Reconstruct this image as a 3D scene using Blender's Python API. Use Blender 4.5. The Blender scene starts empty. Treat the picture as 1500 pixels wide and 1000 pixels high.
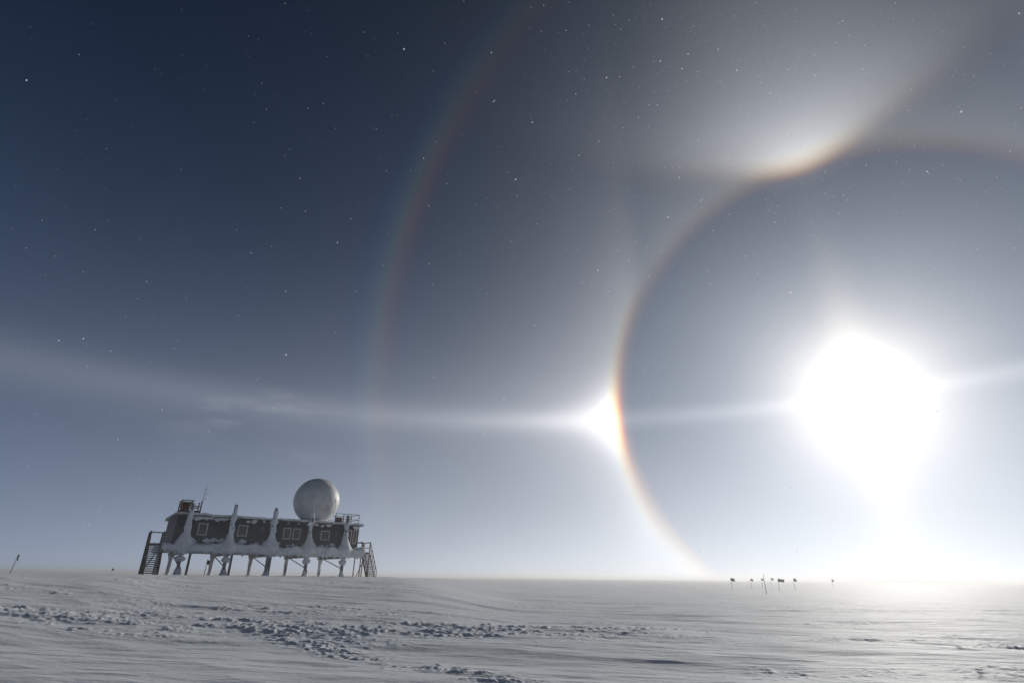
import bpy, bmesh, math, random
import numpy as np
from mathutils import Vector, Matrix, noise as mn
random.seed(7); rng=np.random.RandomState(5)
S=bpy.context.scene
S.view_settings.view_transform='Standard'; S.view_settings.look='None'; S.view_settings.exposure=0
SUN_AZ=34.3; SUN_EL=15.2
EYE=1.7
# ------------------------------------------------------------ camera
cd=bpy.data.cameras.new("camera"); cam=bpy.data.objects.new("camera",cd); S.collection.objects.link(cam)
cd.sensor_width=36; cd.lens=18.96; cd.clip_start=0.05; cd.clip_end=30000
cam.matrix_world=Matrix.Translation((0,0,EYE))@Matrix.Rotation(math.radians(113.6),4,'X')@Matrix.Rotation(math.radians(0.6),4,'Z')
S.camera=cam
# ------------------------------------------------------------ sun
sd=Vector((math.sin(math.radians(SUN_AZ))*math.cos(math.radians(SUN_EL)),math.cos(math.radians(SUN_AZ))*math.cos(math.radians(SUN_EL)),math.sin(math.radians(SUN_EL))))
ld=bpy.data.lights.new("sun",'SUN'); ld.energy=2.7; ld.angle=math.radians(0.5); ld.color=(1,0.96,0.89)
lo=bpy.data.objects.new("sun",ld); S.collection.objects.link(lo); lo.rotation_euler=(-sd).to_track_quat('-Z','Y').to_euler(); lo.location=(60,90,60)
# ------------------------------------------------------------ world
W=bpy.data.worlds.new("World"); S.world=W; W.use_nodes=True; nt=W.node_tree; nt.nodes.clear()
try:
    W.cycles.sampling_method='MANUAL'; W.cycles.sample_map_resolution=512
except Exception as e: print(e)
class E:
    def __init__(s,k): s.k=k
    def __add__(a,b): return m('ADD',a,b)
    __radd__=__add__
    def __sub__(a,b): return m('SUBTRACT',a,b)
    def __rsub__(a,b): return m('SUBTRACT',b,a)
    def __mul__(a,b): return m('MULTIPLY',a,b)
    __rmul__=__mul__
    def __truediv__(a,b): return m('DIVIDE',a,b)
    def __neg__(a): return m('MULTIPLY',a,-1.0)
def put(sock,v):
    if isinstance(v,E): nt.links.new(v.k,sock)
    else: sock.default_value=float(v)
def m(op,a,b=None,c=None):
    n=nt.nodes.new('ShaderNodeMath'); n.operation=op
    put(n.inputs[0],a)
    if b is not None: put(n.inputs[1],b)
    if c is not None: put(n.inputs[2],c)
    return E(n.outputs[0])
def ex(a): return m('EXPONENT',a)
def ab(a): return m('ABSOLUTE',a)
def gauss(a): return m('POWER',0.367879,a*a)
def sm(a,lo,hi):
    n=nt.nodes.new('ShaderNodeMapRange'); n.interpolation_type='SMOOTHSTEP'
    put(n.inputs[0],a); n.inputs[1].default_value=lo; n.inputs[2].default_value=hi
    n.inputs[3].default_value=0; n.inputs[4].default_value=1
    return E(n.outputs[0])
tc=nt.nodes.new('ShaderNodeTexCoord'); D=tc.outputs['Generated']
def dot(v):
    n=nt.nodes.new('ShaderNodeVectorMath'); n.operation='DOT_PRODUCT'; nt.links.new(D,n.inputs[0]); n.inputs[1].default_value=v; return E(n.outputs['Value'])
R2D=57.29578
th=m('ARCCOSINE',m('MINIMUM',dot(sd),0.999999))*R2D
el=m('ARCSINE',dot((0,0,1)))*R2D
a=math.radians(SUN_AZ)
daz=m('ARCTAN2',dot((math.cos(a),-math.sin(a),0)),dot((math.sin(a),math.cos(a),0)))*R2D
ad=ab(daz)
elp=m('MAXIMUM',el,0.0)
acc=[None]
def add(t,c):
    n=nt.nodes.new('ShaderNodeVectorMath'); n.operation='MULTIPLY_ADD'
    if isinstance(t,E): nt.links.new(t.k,n.inputs[0])
    n.inputs[1].default_value=c
    if acc[0] is None: n.inputs[2].default_value=(.0,.001,.005)
    else: nt.links.new(acc[0],n.inputs[2])
    acc[0]=n.outputs[0]
def vmul(v,t):
    n=nt.nodes.new('ShaderNodeVectorMath'); n.operation='MULTIPLY'; nt.links.new(v.k,n.inputs[0]); nt.links.new(t.k,n.inputs[1]); return E(n.outputs[0])
def vsm(x,lo,hi):
    """smoothstep with a different edge for each colour (dispersion)"""
    n=nt.nodes.new('ShaderNodeMapRange'); n.data_type='FLOAT_VECTOR'; n.interpolation_type='SMOOTHSTEP'
    nt.links.new(x.k,n.inputs[6]); n.inputs[7].default_value=lo; n.inputs[8].default_value=hi
    n.inputs[9].default_value=(0,0,0); n.inputs[10].default_value=(1,1,1)
    return E(n.outputs[1])
# deep-sky base, lighter lower down
add(ex(elp/-21.0),(.027,.082,.200))
add(ex(th/-7.8),(.70,.685,.67))
add(ex(th/-18.0),(.140,.182,.245))
# sun glare + pillar
ell=el-SUN_EL
ael=ab(ell)
add(ex(th/-2.9),(1.9,1.65,1.25))
add(gauss(daz/1.8)*ex(ael/-4.2),(.75,.64,.48))
add(gauss(daz/5.0)*sm(-ell,-2,6)*ex(elp/-9.0),(.12,.105,.08))
# horizon haze (diamond dust layer)
hz=ex(elp/-10.0)
hc=gauss(daz/52.0)
add(hz*hc,(.57,.545,.48))
add(hz,(.18,.185,.178))
add(gauss(daz/30.0)*ex(elp/-20.0),(.05,.05,.05))
# parhelic circle
add(gauss(ell/(ad*.017+.6))*(ex(ad/-28.0)*.11+.034),(1,1,1.0))
out=sm(ad,19,32)
add(ex(ael/-6.0)*out*ex(ad/-40.0),(.18,.18,.18))
# parhelion (sun dog): soft bright wedge outward, thin orange sunward edge
q=m('MAXIMUM',ad-22.3,-.6)
core=(ex(q/-1.9)*gauss(ell/3.0)*.80+ex(q/-6.0)*gauss(ell/(ex(q/-3.0)*2.8+.9))*.44+ex(q/-7.0)*ex(ael/-7.0)*.44)*sm(ad,18,21)
e=vsm(th,(21.1,21.4,21.65),(22.7,22.9,23.2))
add(vmul(e,core),(1.06,1.0,.97))
# 22 degree halo
low=sm(-ell,-10,14)
q=m('MAXIMUM',th-22.0,-1.0)
f=ex(q/-9.0)*.085+ex(q/-1.8)*(low*.20+.010)
e=vsm(th,(20.3,20.6,20.9),(22.8,23.0,23.4))
add(vmul(e,f),(1.04,1.0,.94))
# upper tangent arc (gull-wing) and the glow above it
dv=el-(m('SQRT',daz*daz+9.0)*.25+(37.0-.75))
dvp=m('MAXIMUM',dv,-1.5)
f=ex(dvp/-1.6)*gauss(daz/4.6)*.36+ex(dvp/-3.0)*ex(ad/-9.0)*.05+ex(dvp/-7.5)*gauss(daz/10.0)*.13
e=vsm(dv,(-1.6,-1.4,-1.2),(.9,1.1,1.4))
add(vmul(e,f),(1,1,1))
f=ex(dvp/-8.0)*gauss(daz/12.0)*.16+ex(dvp/-12.0)*gauss(daz/22.0)*.06
e=vsm(dv,(-3.0,-2.8,-2.6),(3.6,3.8,4.0))
add(vmul(e,f),(.98,1,1.02))
# 46 degree halo
f46=sm(el,-2,16)*(1.0-sm(el,32,62))+.18
e1=vsm(th,(44.6,45.5,46.2),(47.1,47.7,48.3))
n=nt.nodes.new('ShaderNodeMapRange'); n.data_type='FLOAT_VECTOR'; n.interpolation_type='SMOOTHSTEP'
nt.links.new(th.k,n.inputs[6]); n.inputs[7].default_value=(46.4,47.0,47.6); n.inputs[8].default_value=(49.2,50.0,52); n.inputs[9].default_value=(1,1,1); n.inputs[10].default_value=(0,0,0)
e2=E(n.outputs[1])
add(vmul(vmul(e1,e2),f46),(.021,.017,.014))
# faint wisps of cloud
def noise(sc,det):
    mp=nt.nodes.new('ShaderNodeMapping'); nt.links.new(D,mp.inputs[0]); mp.inputs['Scale'].default_value=sc
    nz=nt.nodes.new('ShaderNodeTexNoise'); nt.links.new(mp.outputs[0],nz.inputs['Vector']); nz.inputs['Scale'].default_value=1.0; nz.inputs['Detail'].default_value=det
    return E(nz.outputs[0])
add(sm(noise((9,9,40),4),.5,.75)*gauss((el-13.5)/3.0)*gauss((daz+58)/9.0),(.06,.06,.055))
mod=noise((2.5,2.5,6),2)*.14+.93
fin=vmul(E(acc[0]),mod)
bg=nt.nodes.new('ShaderNodeBackground'); nt.links.new(fin.k,bg.inputs[0]); bg.inputs[1].default_value=1.0
sky=nt.nodes.new('ShaderNodeTexSky'); sky.sky_type='NISHITA'; sky.sun_disc=False; sky.sun_elevation=math.radians(SUN_EL); sky.sun_rotation=math.radians(SUN_AZ); sky.altitude=3200; sky.dust_density=.3
sc_=nt.nodes.new('ShaderNodeVectorMath'); sc_.operation='SCALE'; nt.links.new(sky.outputs[0],sc_.inputs[0]); sc_.inputs['Scale'].default_value=.03
bg2=nt.nodes.new('ShaderNodeBackground'); nt.links.new(sc_.outputs[0],bg2.inputs[0]); bg2.inputs[1].default_value=0.07
ash=nt.nodes.new('ShaderNodeAddShader'); nt.links.new(bg.outputs[0],ash.inputs[0]); nt.links.new(bg2.outputs[0],ash.inputs[1])
wo=nt.nodes.new('ShaderNodeOutputWorld'); nt.links.new(ash.outputs[0],wo.inputs[0])
# ------------------------------------------------------------ materials
def mat(name,col,rough=.7,var=0,scale=3,bump=0,bscale=20,col2=None,mask=(.45,.6),spec=.3,metal=0):
    M=bpy.data.materials.new(name); M.use_nodes=True; t=M.node_tree; b=t.nodes['Principled BSDF']
    b.inputs['Roughness'].default_value=rough; b.inputs['Specular IOR Level'].default_value=spec; b.inputs['Metallic'].default_value=metal
    tcn=t.nodes.new('ShaderNodeTexCoord')
    n=t.nodes.new('ShaderNodeTexNoise'); n.inputs['Scale'].default_value=scale; n.inputs['Detail'].default_value=6; t.links.new(tcn.outputs['Object'],n.inputs['Vector'])
    r=t.nodes.new('ShaderNodeValToRGB'); t.links.new(n.outputs[0],r.inputs[0])
    c2=col2 if col2 else tuple(c*(1-var) for c in col)
    r.color_ramp.elements[0].position=mask[0]; r.color_ramp.elements[1].position=mask[1]
    r.color_ramp.elements[0].color=(*col,1); r.color_ramp.elements[1].color=(*c2,1)
    t.links.new(r.outputs[0],b.inputs['Base Color'])
    if bump:
        n2=t.nodes.new('ShaderNodeTexNoise'); n2.inputs['Scale'].default_value=bscale; n2.inputs['Detail'].default_value=8; t.links.new(tcn.outputs['Object'],n2.inputs['Vector'])
        bp=t.nodes.new('ShaderNodeBump'); bp.inputs['Strength'].default_value=bump; bp.inputs['Distance'].default_value=.05
        t.links.new(n2.outputs[0],bp.inputs['Height']); t.links.new(bp.outputs[0],b.inputs['Normal'])
    return M
M_rime=mat("rime_snow",(.84,.86,.88),.8,.15,2.5,.6,6,spec=.1)
M_wall=mat("blue_painted_siding",(.026,.042,.062),.6,.3,1.2,.3,15,col2=(.12,.145,.17),mask=(.54,.8))
M_wood=mat("weathered_wood",(.13,.068,.035),.8,.5,5,.3,20,col2=(.4,.38,.36),mask=(.5,.75))
M_steel=mat("galvanised_steel",(.2,.2,.21),.5,.4,4,.2,20,metal=.3)
M_frame=mat("window_frame_weathered",(.66,.60,.52),.6,.2,4)
M_glass=mat("window_glass",(.05,.065,.06),.15,.3,1,spec=.6)
M_dome=mat("radome_fibreglass",(.68,.69,.68),.5,.12,1.2,.1,5)
M_flag=mat("flag_cloth",(.03,.03,.035),.8,.3,3)
M_flagr=mat("flag_cloth_red",(.10,.035,.03),.8,.3,3)
M_bamboo=mat("bamboo_pole",(.08,.06,.045),.7,.3,4)
# snow ground
MG=bpy.data.materials.new("wind_packed_snow"); MG.use_nodes=True; t=MG.node_tree; b=t.nodes['Principled BSDF']
b.inputs['Roughness'].default_value=.76; b.inputs['Specular IOR Level'].default_value=.85
b.inputs['Sheen Weight'].default_value=.12; b.inputs['Sheen Roughness'].default_value=.4
tcn=t.nodes.new('ShaderNodeTexCoord')
def gn(scale,rot,sc3,det=6,rough=.6):
    mpn=t.nodes.new('ShaderNodeMapping'); t.links.new(tcn.outputs['Object'],mpn.inputs[0]); mpn.inputs['Rotation'].default_value=(0,0,rot); mpn.inputs['Scale'].default_value=sc3
    n=t.nodes.new('ShaderNodeTexNoise'); n.inputs['Scale'].default_value=scale; n.inputs['Detail'].default_value=det; n.inputs['Roughness'].default_value=rough
    t.links.new(mpn.outputs[0],n.inputs['Vector']); return n.outputs[0]
n1=gn(1.0,math.radians(-12),(.3,1.8,1)); n2=gn(9.0,math.radians(-12),(.5,1.5,1))
r=t.nodes.new('ShaderNodeValToRGB'); t.links.new(n1,r.inputs[0]); r.color_ramp.elements[0].position=.3;r.color_ramp.elements[1].position=.7
r.color_ramp.elements[0].color=(.64,.68,.73,1); r.color_ramp.elements[1].color=(.88,.91,.94,1); t.links.new(r.outputs[0],b.inputs['Base Color'])
prev=None
for nn,st_,di in ((n1,.5,.12),(n2,.7,.035)):
    bp=t.nodes.new('ShaderNodeBump'); bp.inputs['Strength'].default_value=st_; bp.inputs['Distance'].default_value=di
    t.links.new(nn,bp.inputs['Height'])
    if prev: t.links.new(prev,bp.inputs['Normal'])
    prev=bp.outputs[0]
t.links.new(prev,b.inputs['Normal'])
# ------------------------------------------------------------ terrain
def h2(ix,iy,s):
    n=(ix.astype(np.int64)*374761393+iy.astype(np.int64)*668265263+s*1442695041)&0x7fffffff
    n=((n^(n>>13))*1274126177)&0x7fffffff
    n=(n^(n>>16))&0xffff
    return n/65535.0
def vn(x,y,s=0):
    ix=np.floor(x);iy=np.floor(y);fx=x-ix;fy=y-iy
    fx=fx*fx*fx*(fx*(fx*6-15)+10);fy=fy*fy*fy*(fy*(fy*6-15)+10)
    return ((h2(ix,iy,s)*(1-fx)+h2(ix+1,iy,s)*fx)*(1-fy)+(h2(ix,iy+1,s)*(1-fx)+h2(ix+1,iy+1,s)*fx)*fy)*2-1
def fbm(x,y,o,s=0,g=.5):
    v=0;a_=1;tot=0
    for i in range(o):
        v=v+a_*vn(x*2**i+17.3*i,y*2**i-9.1*i,s+i); tot+=a_; a_*=g
    return v/tot
def ss(x,a_,b_):
    t_=np.clip((x-a_)/(b_-a_),0,1); return t_*t_*(3-2*t_)
def height(x,y):
    x=np.asarray(x,float);y=np.asarray(y,float)
    r_=np.hypot(x,y); az=np.degrees(np.arctan2(x,y))
    far=1-ss(r_,60,400)
    M=1.5*ss(r_,13,52)*(1-ss(az+4*vn(r_/20,az*0,3),-15,-1))*ss(az,-150,-90)*(1-ss(r_,120,500))
    M=M+.28*np.exp(-((r_-40)/9)**2)*(1-ss(az,-36,-28))*ss(az,-120,-70)
    c,s_=math.cos(math.radians(12)),math.sin(math.radians(12))
    u=x*c-y*s_; v=x*s_+y*c
    H=M+.14*fbm(x/16,y/11,3,11)*far
    H+= .06*(1-np.abs(fbm(u/8,v/1.7,3,21))*2)*far
    H+= .024*fbm(u/1.8,v/.4,3,31)*(1-ss(r_,50,110))
    w=vn(x/6,y*0,41)*1.0+vn(x/1.7,y*0,42)*.35
    b1=np.exp(-((y-20.5-.02*x-w)/.55)**2)*(1-ss(x,3,9))
    b2=np.exp(-(((x+8)*.75+(y-20)*.66-w*.7)/.5)**2)*(1-ss(y,19,22))*ss(y,8,11)*.8
    b3=np.exp(-((y-19-w*1.5)/2.0)**2)*np.exp(-((x+.5)/6.5)**2)
    b4=np.exp(-((y-25-w*2)/2.5)**2)*np.exp(-((x+9)/9)**2)*.6
    b5=np.exp(-((y-17.5-w)/.9)**2)*np.exp(-((x-13.5)/1.6)**2)*.7
    pat=ss(fbm(u/9,v/3,3,51),.05,.42)*.55
    brk=ss(fbm(x/1.1,y/.8,2,71),-.5,.15)
    mask=np.clip(b1+b2+b3+b4+b5+pat,0,1)*(1-ss(r_,50,95))*brk
    ch=np.maximum(fbm(u/.22,v/.16,3,61,.65)+.2,0)
    H+=mask*(ch*.08+.01)
    return H
azs=np.concatenate([np.linspace(-180,-50,40,endpoint=False),np.linspace(-50,50,1100),np.linspace(50,180,41)[1:-1]])
dep=np.linspace(math.atan(1.7/9),math.atan(1.7/75),460)
rs=np.concatenate([np.geomspace(.6,9,10)[:-1],1.7/np.tan(dep),np.geomspace(78,9000,60)])
AZ,RR=np.meshgrid(np.radians(azs),rs)
X=RR*np.sin(AZ);Y=RR*np.cos(AZ);Z=height(X,Y)
nr,na=X.shape
co=np.stack([X.ravel(),Y.ravel(),Z.ravel()],1)
ctr=len(co); co=np.vstack([co,[[0,0,float(height(0.,0.01))]]])
i=np.arange(nr-1)[:,None]; j=np.arange(na)[None,:]; j2=(j+1)%na
q=np.stack(np.broadcast_arrays(i*na+j,i*na+j2,(i+1)*na+j2,(i+1)*na+j),-1).reshape(-1,4)[:,::-1]
jj=np.arange(na); tri=np.stack([np.full(na,ctr),(jj+1)%na,jj],1)
me=bpy.data.meshes.new("snow_ground")
nq,ntr=len(q),len(tri)
me.vertices.add(len(co)); me.vertices.foreach_set('co',co.ravel())
me.loops.add(nq*4+ntr*3); me.loops.foreach_set('vertex_index',np.concatenate([q.ravel(),tri.ravel()]).astype(np.int32))
me.polygons.add(nq+ntr); me.polygons.foreach_set('loop_start',np.concatenate([np.arange(nq)*4,nq*4+np.arange(ntr)*3]).astype(np.int32))
me.polygons.foreach_set('use_smooth',np.ones(nq+ntr,bool))
me.update(calc_edges=True)
go=bpy.data.objects.new("snow_ground",me); S.collection.objects.link(go); me.materials.append(MG)
# ------------------------------------------------------------ building helpers
def link(ob,parent=None):
    S.collection.objects.link(ob)
    if parent: ob.parent=parent
    return ob
def mk(name,bm,mt,parent,smooth=False):
    bmesh.ops.recalc_face_normals(bm,faces=bm.faces)
    d=bpy.data.meshes.new(name); bm.to_mesh(d); bm.free(); d.materials.append(mt)
    if smooth:
        for p in d.polygons: p.use_smooth=True
    return link(bpy.data.objects.new(name,d),parent)
def abox(bm,x0,x1,y0,y1,z0,z1):
    g=bmesh.ops.create_cube(bm,size=1)['verts']
    for v in g: v.co=Vector((x0+(v.co.x+.5)*(x1-x0),y0+(v.co.y+.5)*(y1-y0),z0+(v.co.z+.5)*(z1-z0)))
def beam(bm,p,q_,w=.08,w2=None,seg=6):
    p=Vector(p);q_=Vector(q_);d=q_-p;w2=w if w2 is None else w2
    g=bmesh.ops.create_cone(bm,cap_ends=True,segments=seg,radius1=w,radius2=w2,depth=d.length)['verts']
    Mx=Matrix.Translation((p+q_)/2)@d.to_track_quat('Z','Y').to_matrix().to_4x4()
    bmesh.ops.transform(bm,matrix=Mx,verts=g)
def lump(bm,x0,x1,y0,y1,z0,z1,step=.25,amp=.12,fr=1.3,sd_=0):
    nx=max(2,int((x1-x0)/step));ny=max(2,int((y1-y0)/step));nz_=max(2,int((z1-z0)/step))
    V={}
    def vert(i,j,k):
        if (i,j,k) in V: return V[(i,j,k)]
        fx,fy,fz=i/nx*2-1,j/ny*2-1,k/nz_*2-1
        p=Vector((x0+(fx+1)/2*(x1-x0),y0+(fy+1)/2*(y1-y0),z0+(fz+1)/2*(z1-z0)))
        o=Vector((sd_*7.3,sd_*3.1,0))
        n=mn.noise_vector(p*fr+o)*amp+mn.noise_vector(p*fr*2.7+o)*amp*.5
        V[(i,j,k)]=bm.verts.new(p+n); return V[(i,j,k)]
    for i_ in range(nx):
        for j_ in range(ny):
            for k in (0,nz_): bm.faces.new([vert(i_,j_,k),vert(i_+1,j_,k),vert(i_+1,j_+1,k),vert(i_,j_+1,k)])
    for i_ in range(nx):
        for k_ in range(nz_):
            for j_ in (0,ny): bm.faces.new([vert(i_,j_,k_),vert(i_+1,j_,k_),vert(i_+1,j_,k_+1),vert(i_,j_,k_+1)])
    for j_ in range(ny):
        for k_ in range(nz_):
            for i_ in (0,nx): bm.faces.new([vert(i_,j_,k_),vert(i_,j_+1,k_),vert(i_,j_+1,k_+1),vert(i_,j_,k_+1)])
def lathe(bm,cx,cy,prof,seg=14,amp=.05,fr=2,sx=1,sy=1):
    rings=[]
    for z,rad in prof:
        ring=[]
        for s_ in range(seg):
            a_=2*math.pi*s_/seg
            p=Vector((cx+rad*sx*math.cos(a_),cy+rad*sy*math.sin(a_),z))
            ring.append(bm.verts.new(p+mn.noise_vector(p*fr)*amp))
        rings.append(ring)
    for a1,b1 in zip(rings,rings[1:]):
        for s_ in range(seg): bm.faces.new([a1[s_],a1[(s_+1)%seg],b1[(s_+1)%seg],b1[s_]])
    bm.faces.new(rings[0]); bm.faces.new(rings[-1])
Lp=Vector((-31.1,54.8)); yaw=math.atan2(9.1,12.55)
GZ=1.5
st=bpy.data.objects.new("elevated_research_station",None); link(st); st.location=(Lp.x,Lp.y,GZ); st.rotation_euler=(0,0,yaw)
L=17.2; X0=-.95; DEP=8.0
ZF=2.55; ZR=5.35
bm=bmesh.new(); abox(bm,X0-.2,L+.2,-.2,DEP+.2,2.2,ZF); mk("floor_deck",bm,M_steel,st)
bm=bmesh.new(); abox(bm,X0,L,0,DEP,ZF+.003,ZR)
mk("walls",bm,M_wall,st)
bm=bmesh.new()
x=X0+.3
while x<L: abox(bm,x,x+.05,-.03,-.002,ZF+.02,ZR-.02); x+=.6
mk("siding_battens",bm,M_wall,st)
bm=bmesh.new(); abox(bm,X0-.3,L+.3,-.45,DEP+.3,ZR+.003,ZR+.16); mk("roof",bm,M_steel,st)
bm=bmesh.new(); lump(bm,X0-.3,L+.3,-.5,DEP+.3,ZR+.10,ZR+.26,.3,.10,1.1,1); mk("roof_snow",bm,M_rime,st,True)
bm=bmesh.new(); lump(bm,X0-.7,L+.6,-1.05,-.05,2.1,2.85,.16,.26,.9,2); lump(bm,X0-.75,X0-.1,-.6,DEP,2.1,2.9,.3,.15,1,3); lump(bm,L+.1,L+.7,-.6,DEP,2.1,3.0,.3,.15,1,4)
for k in range(46):
    xx=random.uniform(X0-.5,L+.4); h_=random.uniform(.1,.4)
    lathe(bm,xx,-.6+random.uniform(-.2,.4),[(2.2-h_,.03),(2.2-h_*.5,.12),(2.25,.25)],8,.04,2)
mk("snow_ledge",bm,M_rime,st,True)
bm=bmesh.new()
for k in range(110):
    xx=random.uniform(X0+.1,L-.1); hh=random.choice([random.uniform(2.8,3.3),random.uniform(2.8,3.3),random.uniform(5.15,5.35)])
    w_=random.uniform(.1,.4); lathe(bm,xx,-.05,[(hh-w_*.6,.03),(hh-w_*.3,w_*.7),(hh,w_),(hh+w_*.4,w_*.6),(hh+w_*.6,.03)],9,.08,2,1,.35)
mk("wall_rime_crust",bm,M_rime,st,True)
cols=[0,3.87,7.75,11.62,15.5]
bm=bmesh.new(); bs=bmesh.new()
for k,cx in enumerate(cols):
    top=6.55+[.0,.15,.1,.1,-.1][k]
    j_=lambda s=.15: 1+random.uniform(-s,s)
    abox(bm,cx-.13,cx+.13,-.75,-.49,-1,top-.05)
    lathe(bs,cx,-.62,[(top,.04),(top-.06,.16),(top-.5,.19*j_()),(5.6,.2*j_()),(5.35,.30*j_()),(4.8,.23*j_()),(4.3,.26*j_()),(4.0,.28*j_()),(3.6,.40*j_()),(3.2,.6*j_()),(2.8,.82*j_()),(2.5,.85*j_()),(2.2,.7*j_()),(2.0,.42*j_()),(1.75,.2)],16,.16,1.9,1,.75)
    if k!=2: lathe(bs,cx,-.62,[(1.75,.2),(1.62,.36*j_()),(1.4,.38*j_()),(1.22,.2)],12,.09,2,1.2,.8)
    lathe(bs,cx+.03,-.62,[(.9,.1),(.6,.2*j_()),(.3,.26*j_()),(.05,.34*j_()),(-.5,.5)],12,.08,2,1.1,.8)
    abox(bm,cx-.13,cx+.13,DEP-1.3,DEP-1.04,-1,2.2)
    if k<4: abox(bm,cx+1.2,cx+1.4,3.6,3.8,-1,2.2)
    lathe(bs,cx,DEP-1.17,[(2.2,.35),(1.7,.22),(1.2,.17),(.4,.16),(-.5,.3)],10,.1,2)
    beam(bm,(cx,-.5,.9),(cx,DEP-1.2,2.1),.05)
mk("columns",bm,M_steel,st); mk("column_rime",bs,M_rime,st,True)
bm=bmesh.new()
for cx in cols: abox(bm,cx-.15,cx+.15,-.9,DEP-.4,1.9,2.197)
mk("under_beams",bm,M_steel,st)
def window(xc,zc,w,h,nm):
    bm=bmesh.new(); f=.09
    abox(bm,xc-w/2-f,xc+w/2+f,-.09,-.032,zc+h/2,zc+h/2+f); abox(bm,xc-w/2-f,xc+w/2+f,-.11,-.032,zc-h/2-f,zc-h/2)
    abox(bm,xc-w/2-f,xc-w/2,-.088,-.032,zc-h/2,zc+h/2); abox(bm,xc+w/2,xc+w/2+f,-.088,-.032,zc-h/2,zc+h/2)
    mk(nm+"_frame",bm,M_frame,st)
    bm=bmesh.new(); abox(bm,xc-w/2,xc+w/2,-.05,-.034,zc-h/2,zc+h/2); mk(nm+"_glass",bm,M_glass,st)
window(1.4,4.2,.65,.95,"window_1"); window(5.0,4.25,.75,.9,"window_2")
window(9.35,4.2,.6,.95,"window_3"); window(10.35,4.2,.6,.95,"window_4")
window(13.4,4.2,.8,.8,"window_5"); window(16.1,4.2,.35,1.3,"window_6"); window(16.75,4.2,.25,1.3,"window_7")
def stairs(nm,xa,xb,ytop,run,ztop,zbot=-.3):
    bm=bmesh.new(); n=17
    for k in range(n):
        f=k/n; y=ytop-run*f; z=ztop-(ztop-zbot)*f
        abox(bm,xa+.06,xb-.06,y-.28,y,z-.05,z)
    for xx in (xa,xb):
        for dz in (-.1,1.0):
            beam(bm,(xx,ytop,ztop+dz),(xx,ytop-run,zbot+dz),.09 if dz<0 else .05,seg=4)
        for k in range(6):
            f=k/5; beam(bm,(xx,ytop-run*f,ztop-(ztop-zbot)*f-.1),(xx,ytop-run*f,ztop-(ztop-zbot)*f+1.0),.045,seg=4)
    abox(bm,xa-.05,xb+.05,ytop+.003,ytop+2.0,ztop-.12,ztop)
    for xx in (xa,xb):
        for yy in (ytop+.1,ytop+1.9):
            beam(bm,(xx,yy,-1),(xx,yy,ztop+1.1),.07,seg=4)
        beam(bm,(xx,ytop,ztop+1.1),(xx,ytop+2,ztop+1.1),.05,seg=4); beam(bm,(xx,ytop,ztop+.55),(xx,ytop+2,ztop+.55),.04,seg=4)
    beam(bm,(xa,ytop+1.9,ztop+1.1),(xb,ytop+1.9,ztop+1.1),.05,seg=4)
    beam(bm,(xa,ytop+1,.1),(xb,ytop+1,ztop-.2),.05,seg=4)
    mk(nm,bm,M_wood,st)
    bm=bmesh.new()
    for k in range(n):
        f=k/n; y=ytop-run*f; z=ztop-(ztop-zbot)*f
        lump(bm,xa+.12,xb-.12,y-.27,y-.02,z-.01,z+.05,.25,.03,2,k)
    mk(nm+"_snow",bm,M_rime,st,True)
stairs("stairs_west",-2.75,-1.65,.2,2.6,2.75)
stairs("stairs_east",17.9,18.85,.2,2.4,2.6)
bm=bmesh.new(); zr=ZR+.2
abox(bm,-.9,.9,.2,2.0,zr+.25,zr+.35)
for xx in (-.85,0,.85):
    for yy in (.25,1.95): beam(bm,(xx,yy,zr-.1),(xx,yy,zr+1.3),.06,seg=4)
for zz in (.75,1.0,1.25):
    for yy in (.25,1.95): beam(bm,(-.85,yy,zr+zz),(.85 if zz<1 else .2,yy,zr+zz),.05,seg=4)
    beam(bm,(-.85,.25,zr+zz),(-.85,1.95,zr+zz),.05,seg=4)
abox(bm,-.7,-.1,.6,1.3,zr+.353,zr+1.1)
mk("roof_platform",bm,M_wood,st)
bm=bmesh.new(); beam(bm,(.9,1,zr),(1.1,1,zr+3.1),.035,.015)
for zz in (1.6,2.1,2.5): beam(bm,(.75+.02*zz,1,zr+zz),(1.25+.02*zz,1,zr+zz),.015)
mk("antenna_mast",bm,M_steel,st)
bm=bmesh.new()
for xx in (14.4,15.3,16.2,17.1):
    for yy in (.2,3.0): beam(bm,(xx,yy,zr-.1),(xx,yy,zr+1.05),.04,seg=5)
for yy in (.2,3.0):
    for zz in (.5,1.05): beam(bm,(14.4,yy,zr+zz),(17.1,yy,zr+zz),.03,seg=5)
for zz in (.5,1.05): beam(bm,(17.1,.2,zr+zz),(17.1,3,zr+zz),.03,seg=5)
abox(bm,14.7,15.3,.7,1.3,zr,zr+.7)
mk("roof_railing",bm,M_wood,st)
# radome
rad=bpy.data.objects.new("radome",None); link(rad)
Mst=Matrix.Translation((Lp.x,Lp.y,GZ))@Matrix.Rotation(yaw,4,'Z')
rc=Mst@Vector((13.05,3.6,0)); rad.location=(rc.x,rc.y,GZ)
bm=bmesh.new(); RC=8.15; RRd=2.55
bmesh.ops.create_icosphere(bm,subdivisions=5,radius=RRd)
bmesh.ops.bisect_plane(bm,geom=bm.verts[:]+bm.edges[:]+bm.faces[:],plane_co=(0,0,-2.2),plane_no=(0,0,-1),clear_outer=True)
bmesh.ops.translate(bm,verts=bm.verts,vec=(0,0,RC)); mk("dome_shell",bm,M_dome,rad,True)
bm=bmesh.new(); bmesh.ops.create_icosphere(bm,subdivisions=2,radius=RRd+.012)
es=[(e_.verts[0].co.copy(),e_.verts[1].co.copy()) for e_ in bm.edges]; bm.free(); bm=bmesh.new()
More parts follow.
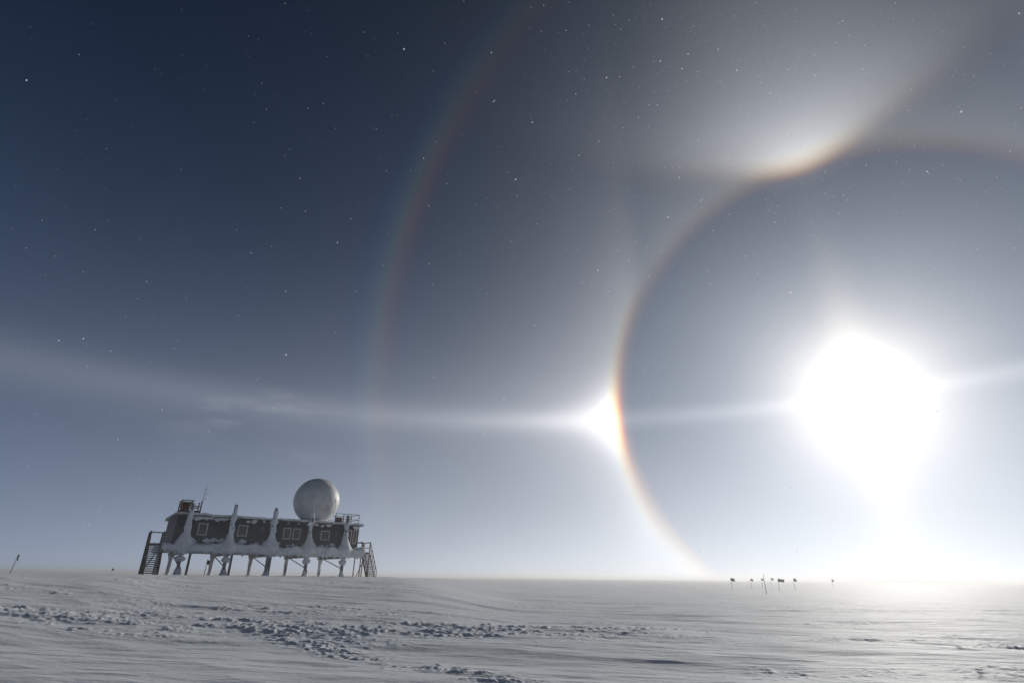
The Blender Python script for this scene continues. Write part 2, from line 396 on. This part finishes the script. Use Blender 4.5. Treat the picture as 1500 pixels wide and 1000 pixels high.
for p,q_ in es:
    if min(p.z,q_.z)<-2.1: continue
    last=p
    for s_ in range(1,7):
        c_=(p.lerp(q_,s_/6)).normalized()*(RRd+.004)
        beam(bm,last+Vector((0,0,RC)),c_+Vector((0,0,RC)),.014,seg=4); last=c_
mk("panel_seams",bm,mat("seam",(.5,.51,.51),.6),rad)
bm=bmesh.new(); lathe(bm,0,0,[(ZR+.05,1.6),(RC-2.15,1.5),(RC-2.1,1.35)],32,.0); mk("dome_base",bm,M_steel,rad)
bm=bmesh.new(); lathe(bm,0,0,[(ZR+.1,2.1),(ZR+.45,1.9),(ZR+.65,1.5)],32,.12,1.5); mk("dome_base_snow",bm,M_rime,rad,True)
# ------------------------------------------------------------ flags
def flag(px,dist,hgt,fw,fh,nm="marker_flag",red=False,lean=0):
    a_=math.atan2(px-750,862); x=dist*math.sin(a_); y=dist*math.cos(a_); g=float(height(x,y))
    e_=bpy.data.objects.new(nm,None); link(e_); e_.location=(x,y,g)
    bm=bmesh.new(); beam(bm,(0,0,-.3),(lean,0,hgt),.035,.02); mk("pole",bm,M_bamboo,e_)
    if fw:
        bm=bmesh.new(); n=8; vs=[]
        for k in range(n+1):
            f=k/n; vs.append([bm.verts.new((lean+fw*f,.1*math.sin(f*6+px)*f,hgt-.02-z_*fh-.25*fh*f)) for z_ in (0,.5,1)])
        for k in range(n):
            for z_ in range(2): bm.faces.new([vs[k][z_],vs[k+1][z_],vs[k+1][z_+1],vs[k][z_+1]])
        mk("cloth",bm,M_flagr if red else M_flag,e_)
flag(1074,115,2.0,.7,.5); flag(1103,140,2.0,.55,.45,red=True); flag(1123,80,2.3,0,0,"marker_pole"); flag(1119,150,2.0,.5,.4)
flag(1143,118,2.0,1.1,.5); flag(1166,125,2.0,.55,.5); flag(1222,200,2.1,.6,.6); flag(1133,180,2.2,.8,.5)
flag(18,72,1.7,.18,.5,lean=.25); flag(166,150,1.2,.4,.4); flag(303,64,1.5,.2,.4)
# ------------------------------------------------------------ airborne ice crystals
MI=bpy.data.materials.new("ice_crystal"); MI.use_nodes=True; t=MI.node_tree; t.nodes.clear()
df=t.nodes.new('ShaderNodeBsdfDiffuse'); tr=t.nodes.new('ShaderNodeBsdfTranslucent'); mx=t.nodes.new('ShaderNodeMixShader'); o=t.nodes.new('ShaderNodeOutputMaterial')
df.inputs[0].default_value=(.95,.95,.95,1); tr.inputs[0].default_value=(.95,.95,.95,1); mx.inputs[0].default_value=.6
t.links.new(df.outputs[0],mx.inputs[1]);t.links.new(tr.outputs[0],mx.inputs[2]);t.links.new(mx.outputs[0],o.inputs[0])
bm=bmesh.new()
for k in range(5200):
    d_=4+12*random.random()**.8; a_=math.radians(random.uniform(-60,60)); e_=math.asin(random.uniform(0.0,.9))
    if random.random()<.65: a_=math.radians(random.gauss(32,13)); e_=math.radians(min(85,max(0,random.gauss(38,15))))
    p=Vector((d_*math.cos(e_)*math.sin(a_),d_*math.cos(e_)*math.cos(a_),EYE+d_*math.sin(e_)))
    s_=.0024+.0045*random.random()**4+(.006*random.random() if random.random()<.025 else 0)
    q_=Matrix.Rotation(random.random()*6.28,3,'X')@Matrix.Rotation(random.random()*6.28,3,'Z')
    vs=[bm.verts.new(p+q_@Vector((s_*math.cos(i_*math.pi/3),s_*math.sin(i_*math.pi/3),0))) for i_ in range(6)]
    bm.faces.new(vs)
mk("airborne_ice_crystals",bm,MI,None)
# ------------------------------------------------------------ drifting ground haze (blowing snow), a real thin scattering layer
MV=bpy.data.materials.new("blowing_snow_volume"); MV.use_nodes=True; t=MV.node_tree; t.nodes.clear()
vs_=t.nodes.new('ShaderNodeVolumeScatter'); vs_.inputs['Color'].default_value=(1,1,1,1); vs_.inputs['Density'].default_value=.0014; vs_.inputs['Anisotropy'].default_value=.45
o=t.nodes.new('ShaderNodeOutputMaterial'); t.links.new(vs_.outputs[0],o.inputs['Volume'])
bm=bmesh.new(); abox(bm,-5000,5000,-3000,7000,-1.2,5.0)
mk("blowing_snow_haze",bm,MV,None)
